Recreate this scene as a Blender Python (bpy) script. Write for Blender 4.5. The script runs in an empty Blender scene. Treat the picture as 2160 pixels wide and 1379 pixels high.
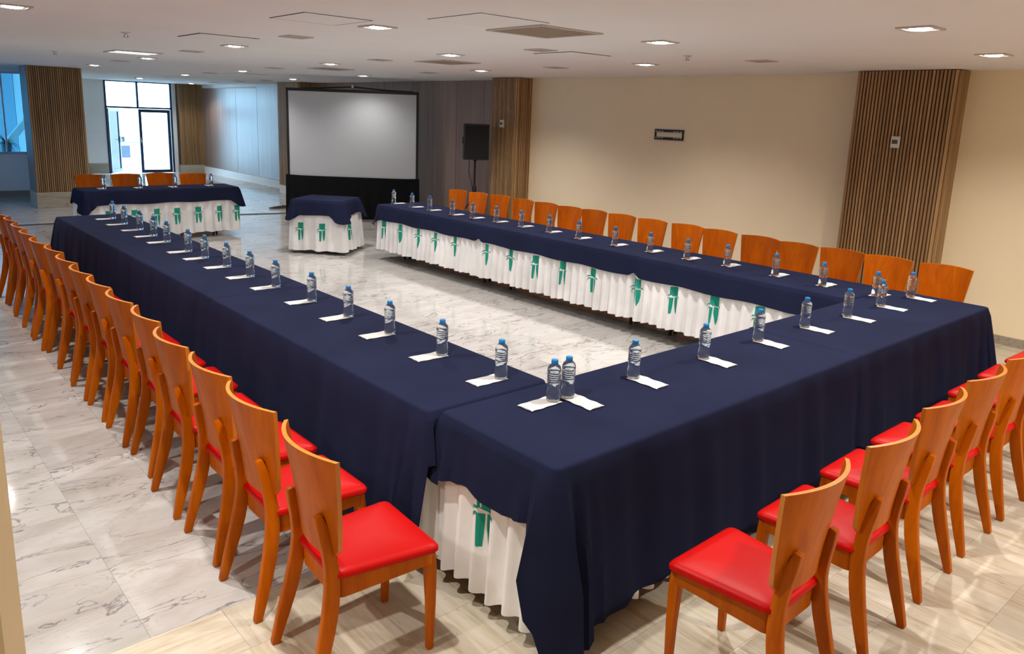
import bpy, bmesh, math, random
from math import sin, cos, pi, radians, sqrt, exp
from mathutils import Vector, Matrix

random.seed(7)
S = bpy.context.scene
COL = S.collection

# ------------------------------------------------------------------ camera
YAW, PITCH, ROLL, FPX = 0.7268, 0.2125, 0.0372, 1628.8
CAMPOS = Vector((-1.8427, -1.7966, 1.9913))
_f = Vector((sin(YAW) * cos(PITCH), cos(YAW) * cos(PITCH), -sin(PITCH)))
_r0 = Vector((cos(YAW), -sin(YAW), 0))
_u0 = _r0.cross(_f)
_r = cos(ROLL) * _r0 + sin(ROLL) * _u0
_u = -sin(ROLL) * _r0 + cos(ROLL) * _u0
cd = bpy.data.cameras.new('camera')
cam = bpy.data.objects.new('camera', cd)
COL.objects.link(cam)
cam.matrix_world = Matrix(((_r.x, _u.x, -_f.x, CAMPOS.x), (_r.y, _u.y, -_f.y, CAMPOS.y),
                           (_r.z, _u.z, -_f.z, CAMPOS.z), (0, 0, 0, 1)))
cd.sensor_fit = 'HORIZONTAL'
cd.sensor_width = 36.0
cd.lens = FPX / 2160 * 36
cd.shift_y = -90.7 / 2160
cd.clip_start = 0.05
S.camera = cam

# ------------------------------------------------------------------ world, exposure
S.view_settings.view_transform = 'Standard'
S.view_settings.look = 'None'
S.view_settings.gamma = 1.0
S.view_settings.use_curve_mapping = False
S.view_settings.exposure = 0.0
S.cycles.use_denoising = True
S.cycles.max_bounces = 10
S.cycles.diffuse_bounces = 5
S.cycles.glossy_bounces = 4
S.cycles.transmission_bounces = 8
S.cycles.transparent_max_bounces = 12
S.cycles.sample_clamp_indirect = 6.0
S.cycles.caustics_reflective = False
S.cycles.caustics_refractive = False
W = bpy.data.worlds.new('daylight_sky')
S.world = W
W.use_nodes = True
bg = W.node_tree.nodes['Background']
bg.inputs['Color'].default_value = (0.42, 0.72, 1.0, 1)
bg.inputs['Strength'].default_value = 17.0
LAMP_W = 143.0
LAMP_COL = (1.0, 0.96, 0.91)
ZC = 2.593      # ceiling height
ZT = 0.76       # cloth top height

# ------------------------------------------------------------------ material helpers
MATS = {}

class NT:
    def __init__(s, m):
        s.t = m.node_tree; s.n = s.t.nodes; s.l = s.t.links
    def new(s, typ, **kw):
        n = s.n.new(typ)
        for k, v in kw.items(): setattr(n, k, v)
        return n
    def link(s, a, b): s.l.new(a, b)
    def math(s, op, a, b=None, clamp=False):
        n = s.new('ShaderNodeMath', operation=op); n.use_clamp = clamp
        for i, v in enumerate((a, b)):
            if v is None: continue
            if hasattr(v, 'is_linked'): s.link(v, n.inputs[i])
            else: n.inputs[i].default_value = v
        return n.outputs[0]
    def mix(s, f, a, b, blend='MIX'):
        n = s.new('ShaderNodeMix', data_type='RGBA', blend_type=blend)
        for i, v in ((0, f), (6, a), (7, b)):
            if hasattr(v, 'is_linked'): s.link(v, n.inputs[i])
            elif i == 0: n.inputs[0].default_value = v
            else: n.inputs[i].default_value = (*v, 1) if len(v) == 3 else v
        return n.outputs[2]
    def ramp(s, x, stops):
        n = s.new('ShaderNodeValToRGB'); e = n.color_ramp.elements
        while len(e) < len(stops): e.new(0.5)
        for el, (p, c) in zip(e, stops):
            el.position = p; el.color = (*c, 1) if len(c) == 3 else c
        s.link(x, n.inputs[0]); return n.outputs[0]
    def rng(s, x, a, b, c=0.0, d=1.0):
        n = s.new('ShaderNodeMapRange'); s.link(x, n.inputs[0])
        for i, v in zip((1, 2, 3, 4), (a, b, c, d)): n.inputs[i].default_value = v
        return n.outputs[0]
    def noise(s, vec, scale, detail=3, rough=0.5, dist=0.0):
        n = s.new('ShaderNodeTexNoise')
        n.inputs['Scale'].default_value = scale; n.inputs['Detail'].default_value = detail
        n.inputs['Roughness'].default_value = rough; n.inputs['Distortion'].default_value = dist
        s.link(vec, n.inputs['Vector']); return n.outputs[0]
    def mapping(s, vec, scale=(1, 1, 1), rot=(0, 0, 0)):
        n = s.new('ShaderNodeMapping'); s.link(vec, n.inputs[0])
        n.inputs['Rotation'].default_value = rot; n.inputs['Scale'].default_value = scale
        return n.outputs[0]
    def bump(s, h, strength=0.2, dist=0.01):
        n = s.new('ShaderNodeBump'); n.inputs['Strength'].default_value = strength
        n.inputs['Distance'].default_value = dist; s.link(h, n.inputs['Height'])
        return n.outputs[0]

def base_mat(name, col=(0.8, 0.8, 0.8), rough=0.5, **kw):
    m = bpy.data.materials.new(name); m.use_nodes = True
    b = m.node_tree.nodes['Principled BSDF']
    b.inputs['Base Color'].default_value = (*col, 1)
    b.inputs['Roughness'].default_value = rough
    for k, v in kw.items(): b.inputs[k].default_value = v
    MATS[name] = m
    return m, b, NT(m)

def per_object_coords(t, amount=37.0, world=True):
    """position shifted by a random vector per object, so alike pieces differ"""
    oi = t.new('ShaderNodeObjectInfo')
    if world:
        p = t.new('ShaderNodeNewGeometry').outputs['Position']
    else:
        p = t.new('ShaderNodeTexCoord').outputs['Object']
    c = t.new('ShaderNodeCombineXYZ')
    t.link(t.math('MULTIPLY', oi.outputs['Random'], amount), c.inputs[0])
    t.link(t.math('MULTIPLY', oi.outputs['Random'], amount * 1.7), c.inputs[1])
    t.link(t.math('MULTIPLY', oi.outputs['Random'], amount * 0.6), c.inputs[2])
    a = t.new('ShaderNodeVectorMath', operation='ADD')
    t.link(p, a.inputs[0]); t.link(c.outputs[0], a.inputs[1])
    return a.outputs[0], oi.outputs['Random']

def plain(name, col, rough=0.5, noise=0.06, scale=6.0, bump=0.0, bscale=60.0, **kw):
    """a plain colour with faint procedural unevenness"""
    m, b, t = base_mat(name, col, rough, **kw)
    v = t.new('ShaderNodeTexCoord').outputs['Object']
    n = t.noise(v, scale, 4)
    lo = tuple(c * (1 - noise) for c in col); hi = tuple(min(1, c * (1 + noise)) for c in col)
    t.link(t.ramp(n, [(0.3, lo), (0.7, hi)]), b.inputs['Base Color'])
    if bump:
        t.link(t.bump(t.noise(v, bscale, 4), bump, 0.004), b.inputs['Normal'])
    return m

def wood(name, dark, light, rough=0.4, grain=(30, 30, 1.6), coat=0.0, varied=0.25, rot=(0, 0, 0), spec=0.5, world=False):
    m, b, t = base_mat(name, light, rough)
    v, rnd = per_object_coords(t, 23.0, world)
    v = t.mapping(v, grain, rot)
    n1 = t.noise(v, 1.0, 5, 0.6, 0.6)
    n2 = t.noise(t.mapping(v, (4, 4, 1.3)), 1.0, 3, 0.6)
    h = t.math('ADD', t.math('MULTIPLY', n1, 0.7), t.math('MULTIPLY', n2, 0.3))
    c = t.ramp(h, [(0.32, dark), (0.5, tuple((a + d) / 2 for a, d in zip(dark, light))), (0.68, light)])
    k = t.rng(rnd, 0, 1, 1 - varied, 1 + varied)
    hs = t.new('ShaderNodeHueSaturation'); t.link(c, hs.inputs['Color']); t.link(k, hs.inputs['Value'])
    t.link(hs.outputs[0], b.inputs['Base Color'])
    t.link(t.bump(n2, 0.08, 0.002), b.inputs['Normal'])
    b.inputs['Coat Weight'].default_value = coat
    b.inputs['Coat Roughness'].default_value = 0.25
    b.inputs['Specular IOR Level'].default_value = spec
    return m

def make_marble():
    m, b, t = base_mat('polished_marble', (0.7, 0.68, 0.66), 0.08)
    p, rnd = per_object_coords(t, 61.0, True)
    v = t.mapping(p, (0.55, 1.45, 1), (0, 0, 0.35))
    big = t.noise(v, 1.5, 3, 0.5)
    tint = t.noise(v, 2.8, 4, 0.6, 0.5)
    base = t.ramp(tint, [(0.25, (0.375, 0.355, 0.32)), (0.42, (0.455, 0.425, 0.40)), (0.56, (0.51, 0.485, 0.47)), (0.72, (0.44, 0.43, 0.385))])
    n1 = t.noise(v, 3.2, 6, 0.55, 0.9)
    vein = t.rng(t.math('ABSOLUTE', t.math('SUBTRACT', n1, 0.5)), 0.0, 0.013, 1, 0)
    n2 = t.noise(t.mapping(v, (0.9, 1.7, 1), (0, 0, 0.45)), 6.5, 6, 0.58, 1.2)
    vein2 = t.rng(t.math('ABSOLUTE', t.math('SUBTRACT', n2, 0.48)), 0.0, 0.014, 1, 0)
    n3 = t.noise(t.mapping(v, (0.35, 3.2, 1), (0, 0, -0.12)), 5.0, 5, 0.6, 0.4)
    streak = t.rng(n3, 0.56, 0.74, 0, 0.5)
    gate = t.rng(big, 0.38, 0.55, 0.2, 1.0)
    gate2 = t.rng(t.noise(v, 3.3, 3), 0.45, 0.6, 0.05, 0.8)
    k = t.math('MULTIPLY', vein, gate, True)
    k2 = t.math('MULTIPLY', vein2, gate2, True)
    c = t.mix(streak, base, (0.40, 0.37, 0.345))
    c = t.mix(t.math('MULTIPLY', k2, 0.6), c, (0.27, 0.25, 0.235))
    c = t.mix(t.math('MULTIPLY', k, 0.85), c, (0.13, 0.12, 0.125))
    hs = t.new('ShaderNodeHueSaturation'); t.link(c, hs.inputs['Color'])
    t.link(t.rng(rnd, 0, 1, 0.92, 1.10), hs.inputs['Value'])
    t.link(hs.outputs[0], b.inputs['Base Color'])
    t.link(t.rng(big, 0.3, 0.7, 0.07, 0.12), b.inputs['Roughness'])
    t.link(t.bump(t.noise(p, 5, 2), 0.015, 0.002), b.inputs['Normal'])
    return m

def make_travertine(name='travertine', along_y=True, k=1.0, rough=0.3):
    m, b, t = base_mat(name, (0.7, 0.6, 0.45), rough)
    p, rnd = per_object_coords(t, 41.0, True)
    s = (16, 1.5, 16) if along_y else (1.5, 16, 16)
    v = t.mapping(p, s)
    n = t.math('ADD', t.math('MULTIPLY', t.noise(v, 1.0, 5, 0.6, 0.3), 0.6), t.math('MULTIPLY', t.noise(t.mapping(v, (4.5, 3, 4.5)), 1.0, 5, 0.65, 0.2), 0.4))
    c = t.ramp(n, [(0.34, (0.34 * k, 0.245 * k, 0.13 * k)), (0.43, (0.49 * k, 0.40 * k, 0.265 * k)), (0.53, (0.56 * k, 0.49 * k, 0.365 * k)), (0.68, (0.62 * k, 0.565 * k, 0.46 * k))])
    pn = t.noise(t.mapping(p, (42, 9, 9) if along_y else (9, 42, 9)), 1.0, 3, 0.6)
    pit = t.rng(pn, 0.66, 0.71, 0, 1)
    c = t.mix(t.math('MULTIPLY', pit, 0.55), c, (0.22, 0.17, 0.12))
    hs = t.new('ShaderNodeHueSaturation'); t.link(c, hs.inputs['Color'])
    t.link(t.rng(rnd, 0, 1, 0.88, 1.08), hs.inputs['Value'])
    hs.inputs['Saturation'].default_value = 0.85
    t.link(hs.outputs[0], b.inputs['Base Color'])
    t.link(t.bump(pit, -0.25, 0.001), b.inputs['Normal'])
    return m

def make_cloth(name, col, rough=0.85, sheen=0.15):
    m, b, t = base_mat(name, col, rough)
    v = t.new('ShaderNodeTexCoord').outputs['Object']
    n = t.noise(v, 3.0, 4, 0.5)
    t.link(t.ramp(n, [(0.3, tuple(c * 0.88 for c in col)), (0.7, tuple(c * 1.1 for c in col))]), b.inputs['Base Color'])
    h = t.math('ADD', t.noise(v, 9.0, 3, 0.5, 0.6), t.math('MULTIPLY', t.noise(v, 420.0, 2), 0.05))
    t.link(t.bump(h, 0.12, 0.012), b.inputs['Normal'])
    b.inputs['Sheen Weight'].default_value = 0.0 if 'navy' in name else sheen
    b.inputs['Sheen Roughness'].default_value = 0.4
    b.inputs['Specular IOR Level'].default_value = 0.06 if 'navy' in name else 0.25
    return m

def glass_pane(name, tint, refl=0.08):
    m = bpy.data.materials.new(name); m.use_nodes = True
    t = NT(m); t.n.remove(t.n['Principled BSDF'])
    tr = t.new('ShaderNodeBsdfTransparent'); tr.inputs[0].default_value = (*tint, 1)
    gl = t.new('ShaderNodeBsdfGlossy'); gl.inputs['Roughness'].default_value = 0.02
    fr = t.new('ShaderNodeFresnel'); fr.inputs[0].default_value = 1.45
    mx = t.new('ShaderNodeMixShader')
    t.link(fr.outputs[0], mx.inputs[0]); t.link(tr.outputs[0], mx.inputs[1]); t.link(gl.outputs[0], mx.inputs[2])
    t.link(mx.outputs[0], t.n['Material Output'].inputs[0])
    MATS[name] = m
    return m

def emit(name, col, strength):
    m, b, t = base_mat(name, col, 0.4)
    b.inputs['Emission Color'].default_value = (*col, 1)
    b.inputs['Emission Strength'].default_value = strength
    return m

M_marble = make_marble()
M_trav = make_travertine()
M_travx = make_travertine('travertine_crosscut', False)
M_travbase = make_travertine('travertine_base', False, 0.85, 0.4)
M_grout = plain('grout', (0.52, 0.49, 0.46), 0.7)
M_ceiling = plain('ceiling_paint', (0.85, 0.875, 0.885), 0.9, 0.015, 1.5)
M_beige = plain('beige_wall_paint', (0.92, 0.785, 0.55), 0.85, 0.03, 1.2, 0.05, 120)
M_white_wall = plain('white_wall_paint', (0.88, 0.885, 0.87), 0.85, 0.03, 1.2)
M_cream = plain('cream_pillar_paint', (0.93, 0.77, 0.54), 0.7, 0.03, 1.2)
M_grey_base = make_travertine('grey_stone_base', False, 0.62, 0.4)
M_slat = wood('slat_wood', (0.27, 0.15, 0.058), (0.46, 0.285, 0.135), 0.5, (22, 22, 1.2), 0.0, 0.24)
M_groove = plain('groove_wood', (0.085, 0.040, 0.014), 0.7)
M_panel = wood('veneer_panel', (0.19, 0.125, 0.10), (0.33, 0.235, 0.20), 0.34, (9, 9, 0.35), 0.0, 0.08, spec=0.5, world=True)
M_chair = wood('chair_wood', (0.35, 0.066, 0.0), (0.54, 0.125, 0.0), 0.42, (14, 14, 2.2), 0.0, 0.10, spec=0.12)
M_chair_edge = wood('chair_ply_edge', (0.48, 0.15, 0.008), (0.62, 0.22, 0.015), 0.4, (14, 14, 2), 0.1, 0.1)
M_red = plain('red_vinyl', (0.49, 0.0035, 0.0025), 0.42, 0.06, 3.0, 0.05, 260, **{'Specular IOR Level': 0.13})
M_brass = plain('brass', (0.6, 0.42, 0.15), 0.35, Metallic=1.0)
M_navy = make_cloth('navy_cloth', (0.0125, 0.0155, 0.041), 0.9, 0.03)
M_skirt = make_cloth('white_skirt_cloth', (0.80, 0.79, 0.79), 0.85, 0.1)
M_green = plain('green_print', (0.0, 0.27, 0.19), 0.8)
M_napkin = plain('paper_napkin', (0.58, 0.565, 0.55), 0.95, 0.03, 12.0, 0.1, 200)
M_black = plain('black_plastic', (0.006, 0.006, 0.007), 0.5)
M_blackcloth = make_cloth('black_cloth', (0.004, 0.004, 0.005), 0.95, 0.02)
M_grille = plain('speaker_grille', (0.004, 0.004, 0.005), 0.9, 0.3, 220.0, 0.3, 300)
M_screen = plain('screen_fabric', (0.54, 0.57, 0.60), 0.9, 0.015, 0.6)
M_silver = plain('silver_metal', (0.7, 0.7, 0.7), 0.3, Metallic=1.0)
M_frame = plain('anodised_frame', (0.018, 0.035, 0.085), 0.4)
M_whitep = plain('white_plastic', (0.72, 0.71, 0.69), 0.45)
M_dark_lcd = plain('lcd_display', (0.10, 0.085, 0.06), 0.3)
M_trim = plain('lamp_trim', (0.55, 0.52, 0.50), 0.5)
M_lampin = plain('lamp_reflector', (0.35, 0.34, 0.34), 0.35)
M_lens = emit('lamp_lens', (1.0, 0.96, 0.92), 30.0)
M_fluor = emit('lit_diffuser', (0.82, 0.95, 1.0), 1.6)
M_grillew = plain('vent_grille', (0.42, 0.37, 0.31), 0.7, 0.15, 90.0, 0.2, 200)
M_gap = plain('dark_gap', (0.03, 0.028, 0.028), 0.9)
M_glass = glass_pane('clear_pane', (0.93, 0.96, 0.97))
M_blueglass = glass_pane('blue_pane', (0.52, 0.80, 0.90))
M_deepblue = glass_pane('deep_blue_pane', (0.27, 0.33, 0.41))
M_outwall = plain('outdoor_wall_paint', (0.80, 0.80, 0.78), 0.9)
M_outfloor = plain('outdoor_paving', (0.62, 0.60, 0.57), 0.8, 0.08, 2.0)
M_bluewall = plain('pool_blue_wall_paint', (0.52, 0.72, 0.85), 0.9, 0.05, 0.6)
M_leaf = plain('dark_leaf', (0.025, 0.07, 0.05), 0.5)
M_pot = plain('grey_pot', (0.16, 0.20, 0.24), 0.7)
M_cable = plain('black_cable', (0.01, 0.01, 0.01), 0.6)
M_cap = plain('blue_cap', (0.012, 0.20, 0.52), 0.4)

def make_water():
    m = bpy.data.materials.new('water_bottle_plastic'); m.use_nodes = True
    t = NT(m); b = t.n['Principled BSDF']
    b.inputs['Base Color'].default_value = (0.82, 0.92, 1.0, 1)
    b.inputs['Roughness'].default_value = 0.03
    b.inputs['IOR'].default_value = 1.33
    b.inputs['Transmission Weight'].default_value = 0.965
    v = t.new('ShaderNodeTexCoord').outputs['Object']
    t.link(t.bump(t.noise(t.mapping(v, (14, 14, 120)), 1.0, 1, 0.5, 0.3), 0.22, 0.004), b.inputs['Normal'])
    return m
M_bottle = make_water()

# ------------------------------------------------------------------ geometry helpers
class MB:
    def __init__(s): s.v = []; s.f = []; s.m = []
    def add(s, vs, fs, mi=0):
        o = len(s.v); s.v += [tuple(v) for v in vs]
        s.f += [tuple(i + o for i in f) for f in fs]; s.m += [mi] * len(fs)
    def box(s, x0, x1, y0, y1, z0, z1, mi=0, M=None):
        vs = [Vector(p) for p in ((x0, y0, z0), (x1, y0, z0), (x1, y1, z0), (x0, y1, z0), (x0, y0, z1), (x1, y0, z1), (x1, y1, z1), (x0, y1, z1))]
        if M: vs = [M @ v for v in vs]
        s.add(vs, [(0, 3, 2, 1), (4, 5, 6, 7), (0, 1, 5, 4), (1, 2, 6, 5), (2, 3, 7, 6), (3, 0, 4, 7)], mi)
    def loft(s, rings, close=True, cap0=True, cap1=True, mi=0):
        n = len(rings[0]); vs = [p for r in rings for p in r]; fs = []
        for i in range(len(rings) - 1):
            for j in range(n if close else n - 1):
                k = (j + 1) % n
                fs.append((i * n + j, i * n + k, (i + 1) * n + k, (i + 1) * n + j))
        if cap0: fs.append(tuple(reversed(range(n))))
        if cap1: fs.append(tuple((len(rings) - 1) * n + j for j in range(n)))
        s.add(vs, fs, mi)
    def tube(s, pts, r, seg=8, mi=0):
        pts = [Vector(p) for p in pts]; rings = []
        for i, p in enumerate(pts):
            d = (pts[min(i + 1, len(pts) - 1)] - pts[max(i - 1, 0)]).normalized()
            a = d.orthogonal().normalized() if i == 0 else (prev - prev.dot(d) * d).normalized()
            prev = a; c = d.cross(a); rr = r[i] if isinstance(r, (list, tuple)) else r
            rings.append([p + rr * (cos(2 * pi * k / seg) * a + sin(2 * pi * k / seg) * c) for k in range(seg)])
        s.loft(rings, mi=mi)
    def lathe(s, prof, seg=24, mi=0, cap0=True, cap1=True):
        s.loft([[(r * cos(2 * pi * k / seg), r * sin(2 * pi * k / seg), z) for k in range(seg)] for r, z in prof], mi=mi, cap0=cap0, cap1=cap1)
    def build(s, name, mat, parent=None, smooth=False, bevel=0.0, segs=2, loc=None):
        me = bpy.data.meshes.new(name)
        me.from_pydata(s.v, [], s.f)
        for m in (mat if isinstance(mat, (list, tuple)) else [mat]): me.materials.append(m)
        if len(set(s.m)) > 1: me.polygons.foreach_set('material_index', s.m)
        bm = bmesh.new(); bm.from_mesh(me)
        bmesh.ops.recalc_face_normals(bm, faces=bm.faces)
        if bevel:
            es = [e for e in bm.edges if len(e.link_faces) == 2 and e.calc_face_angle(0) > 0.6]
            bmesh.ops.bevel(bm, geom=es, offset=bevel, segments=segs, affect='EDGES', profile=0.5)
        bm.to_mesh(me); bm.free()
        if smooth:
            me.polygons.foreach_set('use_smooth', [True] * len(me.polygons))
            try: me.set_sharp_from_angle(angle=radians(40))
            except Exception: pass
        return link(name, me, parent, loc)

def link(name, me, parent=None, loc=None):
    o = bpy.data.objects.new(name, me); COL.objects.link(o)
    if parent: o.parent = parent
    if loc: o.location = loc
    return o

def thing(name, label, cat, loc=(0, 0, 0), rz=0.0, group=None):
    o = bpy.data.objects.new(name, None); COL.objects.link(o)
    o.location = loc; o.rotation_euler = (0, 0, rz); o.empty_display_size = 0.1
    return tag(o, label, cat, group)

def tag(o, label, cat, group=None):
    o['label'] = label; o['category'] = cat
    if group: o['group'] = group
    return o

def struct(o):
    o['kind'] = 'structure'; return o

def dup(root, label, group, loc, rz=0.0):
    r = root.copy(); COL.objects.link(r); r.location = loc; r.rotation_euler = (0, 0, rz)
    r['label'] = label; r['group'] = group
    for ch in list(root.children):
        c = ch.copy(); COL.objects.link(c); c.parent = r
        for g in list(ch.children):
            d = g.copy(); COL.objects.link(d); d.parent = c
    return r

ORD = ['', 'first', 'second', 'third', 'fourth', 'fifth', 'sixth', 'seventh', 'eighth', 'ninth', 'tenth', 'eleventh',
       'twelfth', 'thirteenth', 'fourteenth', 'fifteenth', 'sixteenth']

def px(P):
    d = Vector(P) - CAMPOS; z = d.dot(_f)
    if z < 0.05: return None
    return 1080 + FPX * d.dot(_r) / z, 598.8 - FPX * d.dot(_u) / z

def in_frame(P, m=40):
    q = px(P)
    return q is not None and -m < q[0] < 2160 + m and -m < q[1] < 1379 + m

# ------------------------------------------------------------------ floor
b = MB(); b.box(-4.6, 7.0, -4.0, 22.4, -0.15, -0.004)
floor = struct(b.build('floor', M_grout))
YB = 1.02
g = 0.0005
cands = []
TX, TY = 0.4015, 0.59
mt = MB(); mt.box(-TX / 2 + g, TX / 2 - g, -TY / 2 + g, TY / 2 - g, -0.004, 0.0)
i0 = -9
for i in range(i0, 21):
    for j in range(0, 37):
        x = -1.1165 + (i + 0.5) * TX; y = YB + (j + 0.5) * TY
        if x < -4.4 or x > 6.8 or y > 22.2: continue
        cands.append((x, y))
vis = sorted([c for c in cands if in_frame((c[0], c[1], 0), 120)], key=lambda c: (c[0] - CAMPOS.x) ** 2 + (c[1] - CAMPOS.y) ** 2)
near = vis[:300]; nearset = set(near)
first = None
for c in near:
    if first is None:
        first = mt.build('marble_tile', M_marble, floor, loc=(c[0], c[1], 0))
    else:
        link('marble_tile', first.data, floor, (c[0], c[1], 0))
rest = MB()
for c in cands:
    if c not in nearset:
        rest.box(c[0] - TX / 2 + g, c[0] + TX / 2 - g, c[1] - TY / 2 + g, c[1] + TY / 2 - g, -0.004, 0.0)
o = rest.build('marble_tiles', M_marble, floor); o['kind'] = 'stuff'
VX, VY = 0.61, 0.29
tt = MB(); tt.box(-VX / 2 + g, VX / 2 - g, -VY / 2 + g, VY / 2 - g, -0.004, 0.0)
tv = tvx = None
rest = MB(); ntv = 0
for j in range(0, 17):
    y = 1.02 - (j + 0.5) * VY
    off = -0.845 + (0.0 if j == 0 else (0.25 * ((j * 5) % 3)))
    for i in range(-7, 14):
        x = off + (i + 0.5) * VX
        if x < -4.3 or x > 6.9: continue
        if in_frame((x, y, 0), 160) and ntv < 290:
            ntv += 1
            if j == 0 and x < -0.845:
                if tvx is None: tvx = tt.build('travertine_tile', M_travx, floor, loc=(x, y, 0))
                else: link('travertine_tile', tvx.data, floor, (x, y, 0))
            elif tv is None: tv = tt.build('travertine_tile', M_trav, floor, loc=(x, y, 0))
            else: link('travertine_tile', tv.data, floor, (x, y, 0))
        else:
            rest.box(x - VX / 2 + g, x + VX / 2 - g, y - VY / 2 + g, y + VY / 2 - g, -0.004, 0.0)
o = rest.build('travertine_tiles', M_trav, floor); o['kind'] = 'stuff'

# ------------------------------------------------------------------ ceiling and walls
b = MB(); b.box(-4.6, 7.0, -4.1, 22.5, ZC, ZC + 0.15)
ceiling = struct(b.build('ceiling', M_ceiling))
XR, XP = 6.58, 6.80
b = MB(); b.box(XR, XR + 0.3, -4.0, 7.45, 0, ZC)
struct(b.build('wall_right', M_beige))
b = MB(); b.box(-4.6, 7.0, -4.1, -4.0, 0, ZC)
struct(b.build('wall_back', M_beige))
b = MB(); b.box(-4.7, -4.6, -4.0, 12.0, 0, ZC); b.box(-4.7, -4.6, 16.8, 17.2, 0, ZC)
b.box(-4.7, -4.6, 12.0, 16.8, 0, 0.885); b.box(-4.7, -4.6, 12.0, 16.8, 2.52, ZC)
struct(b.build('wall_left', M_beige))
b = MB()
for y in (12.02, 14.4, 16.78): b.box(-4.67, -4.63, y - 0.02, y + 0.02, 0.885, 2.52)
b.box(-4.67, -4.63, 12.0, 16.8, 0.885, 0.915); b.box(-4.67, -4.63, 12.0, 16.8, 2.49, 2.52)
wl = struct(b.build('window_3', M_frame))
for y0, y1 in ((12.04, 14.38), (14.42, 16.76)):
    b = MB(); b.box(-4.655, -4.645, y0, y1, 0.915, 2.49); b.build('pane', M_deepblue, wl)
b = MB(); b.box(XP, XP + 0.2, 7.45, 22.6, 0, ZC)
wall_panel = struct(b.build('wall_panelled', M_white_wall))
# veneer panels with recessed joints
ys = [7.45, 8.35, 9.57, 10.78, 11.98, 13.2, 14.4, 15.6, 16.8, 18.2, 19.6, 21.0, 22.38]
for y0, y1 in zip(ys[:-1], ys[1:]):
    far = y0 >= 16.5
    b = MB(); b.box(XP - 0.018, XP, y0 + 0.004, y1 - 0.004, 0.205, ZC - (0.0 if y0 < 18 else 0.10))
    b.build('veneer_panel', M_panel, wall_panel, bevel=0.003, segs=1)
b = MB(); b.box(XP - 0.03, XP, 7.45, 22.38, 0, 0.20)
struct(b.build('baseboard_panelled', M_white_wall))
b = MB(); b.box(XR - 0.012, XR, -4.0, 1.1, 0, 0.085); b.box(XR - 0.012, XR, 2.11, 7.35, 0, 0.085)
struct(b.build('baseboard_right', M_grey_base))
# far wall with the glazed doors
YD = 22.4
DX0, DX1 = 4.18, 5.99
b = MB(); b.box(1.95, DX0, YD, YD + 0.2, 0, ZC); b.box(DX1, 7.0, YD, YD + 0.2, 0, ZC)
struct(b.build('wall_far', M_white_wall))
b = MB(); b.box(1.98, DX0 - 0.02, YD - 0.02, YD, 0, 0.30)
struct(b.build('baseboard_far', M_grey_base))
b = MB(); b.box(1.75, 1.95, 15.6, YD + 0.2, 0, ZC)
struct(b.build('wall_return', M_white_wall))
# window wall on the left
YW = 17.15; WX0, WX1 = -4.2, 1.70; WZ0, WZ1 = 0.885, 2.52
b = MB()
b.box(-4.7, 1.75, YW, YW + 0.2, 0, WZ0); b.box(-4.7, 1.75, YW, YW + 0.2, WZ1, ZC)
b.box(-4.7, WX0, YW, YW + 0.2, WZ0, WZ1); b.box(WX1, 1.75, YW, YW + 0.2, WZ0, WZ1)
struct(b.build('wall_window', M_white_wall))
b = MB(); b.box(-4.6, 1.72, YW - 0.02, YW, 0, 0.12)
struct(b.build('baseboard_window', M_grey_base))
b = MB()
b.box(WX0, WX1, YW - 0.02, YW + 0.02, WZ0 - 0.02, WZ0 + 0.015)
for x in (WX0, -2.1, 0.99): b.box(x - 0.015, x + 0.015, YW + 0.05, YW + 0.09, WZ0, WZ1)
b.box(WX0, WX1, YW + 0.05, YW + 0.09, WZ0, WZ0 + 0.03); b.box(WX0, WX1, YW + 0.05, YW + 0.09, WZ1 - 0.03, WZ1)
win = struct(b.build('window_1', plain('pale_window_frame', (0.55, 0.68, 0.74), 0.4)))
for x0, x1 in ((WX0, -2.1), (-2.1, 0.99), (0.99, WX1)):
    b = MB(); b.box(x0 + 0.02, x1 - 0.02, YW + 0.065, YW + 0.075, WZ0 + 0.03, WZ1 - 0.03)
    b.build('pane', M_blueglass, win)

# near pillar at the left edge
b = MB()
c = 0.035
x1, y1 = -1.668, -0.325
poly = [(-2.25, y1), (x1 - c, y1), (x1, y1 + c), (x1, y1 + 0.5), (-2.25, y1 + 0.5)]
b.loft([[(x, y, z) for x, y in poly] for z in (0, ZC)])
struct(b.build('wall_pillar', M_cream))

# ------------------------------------------------------------------ slatted columns
PITCH_S = 0.035
def slat_column(x0, x1, y0, y1, zbase, faces, label, base_mat_=None):
    t = thing('slatted_column', label, 'column', (0, 0, 0), 0, None)
    b = MB(); b.box(x0, x1, y0, y1, zbase, ZC - 0.004); b.build('core', M_groove, t)
    if zbase > 0:
        e = 0.02
        b = MB(); b.box(x0 - e, x1 + (0 if 'E' not in faces else e), y0 - e, y1 + e * 0.5, 0, zbase); b.build('stone_base', base_mat_ or M_travbase, t, bevel=0.004, segs=1)
    d, w = 0.016, 0.021
    cache = {}
    for fc in faces:
        a0, a1 = (y0, y1) if fc == 'W' else (x0, x1)
        n = max(2, int(round((a1 - a0 - 0.03) / PITCH_S)))
        p = (a1 - a0 - 0.03) / n
        for i in range(n + 1):
            a = a0 + 0.015 + p * i
            ww = w / 2 if 0 < i < n else 0.015
            key = (fc, ww)
            zc_ = (zbase + 0.002, ZC - 0.006)
            if key not in cache:
                b = MB()
                if fc == 'W': b.box(-d, 0, -ww, ww, *zc_)
                else: b.box(-ww, ww, -d, 0, *zc_)
                o = b.build('slat', M_slat, t, bevel=0.003, segs=1)
                cache[key] = o.data
            else: o = link('slat', cache[key], t)
            o.location = (x0, a, 0) if fc == 'W' else (a, y0, 0)
    return t

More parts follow.
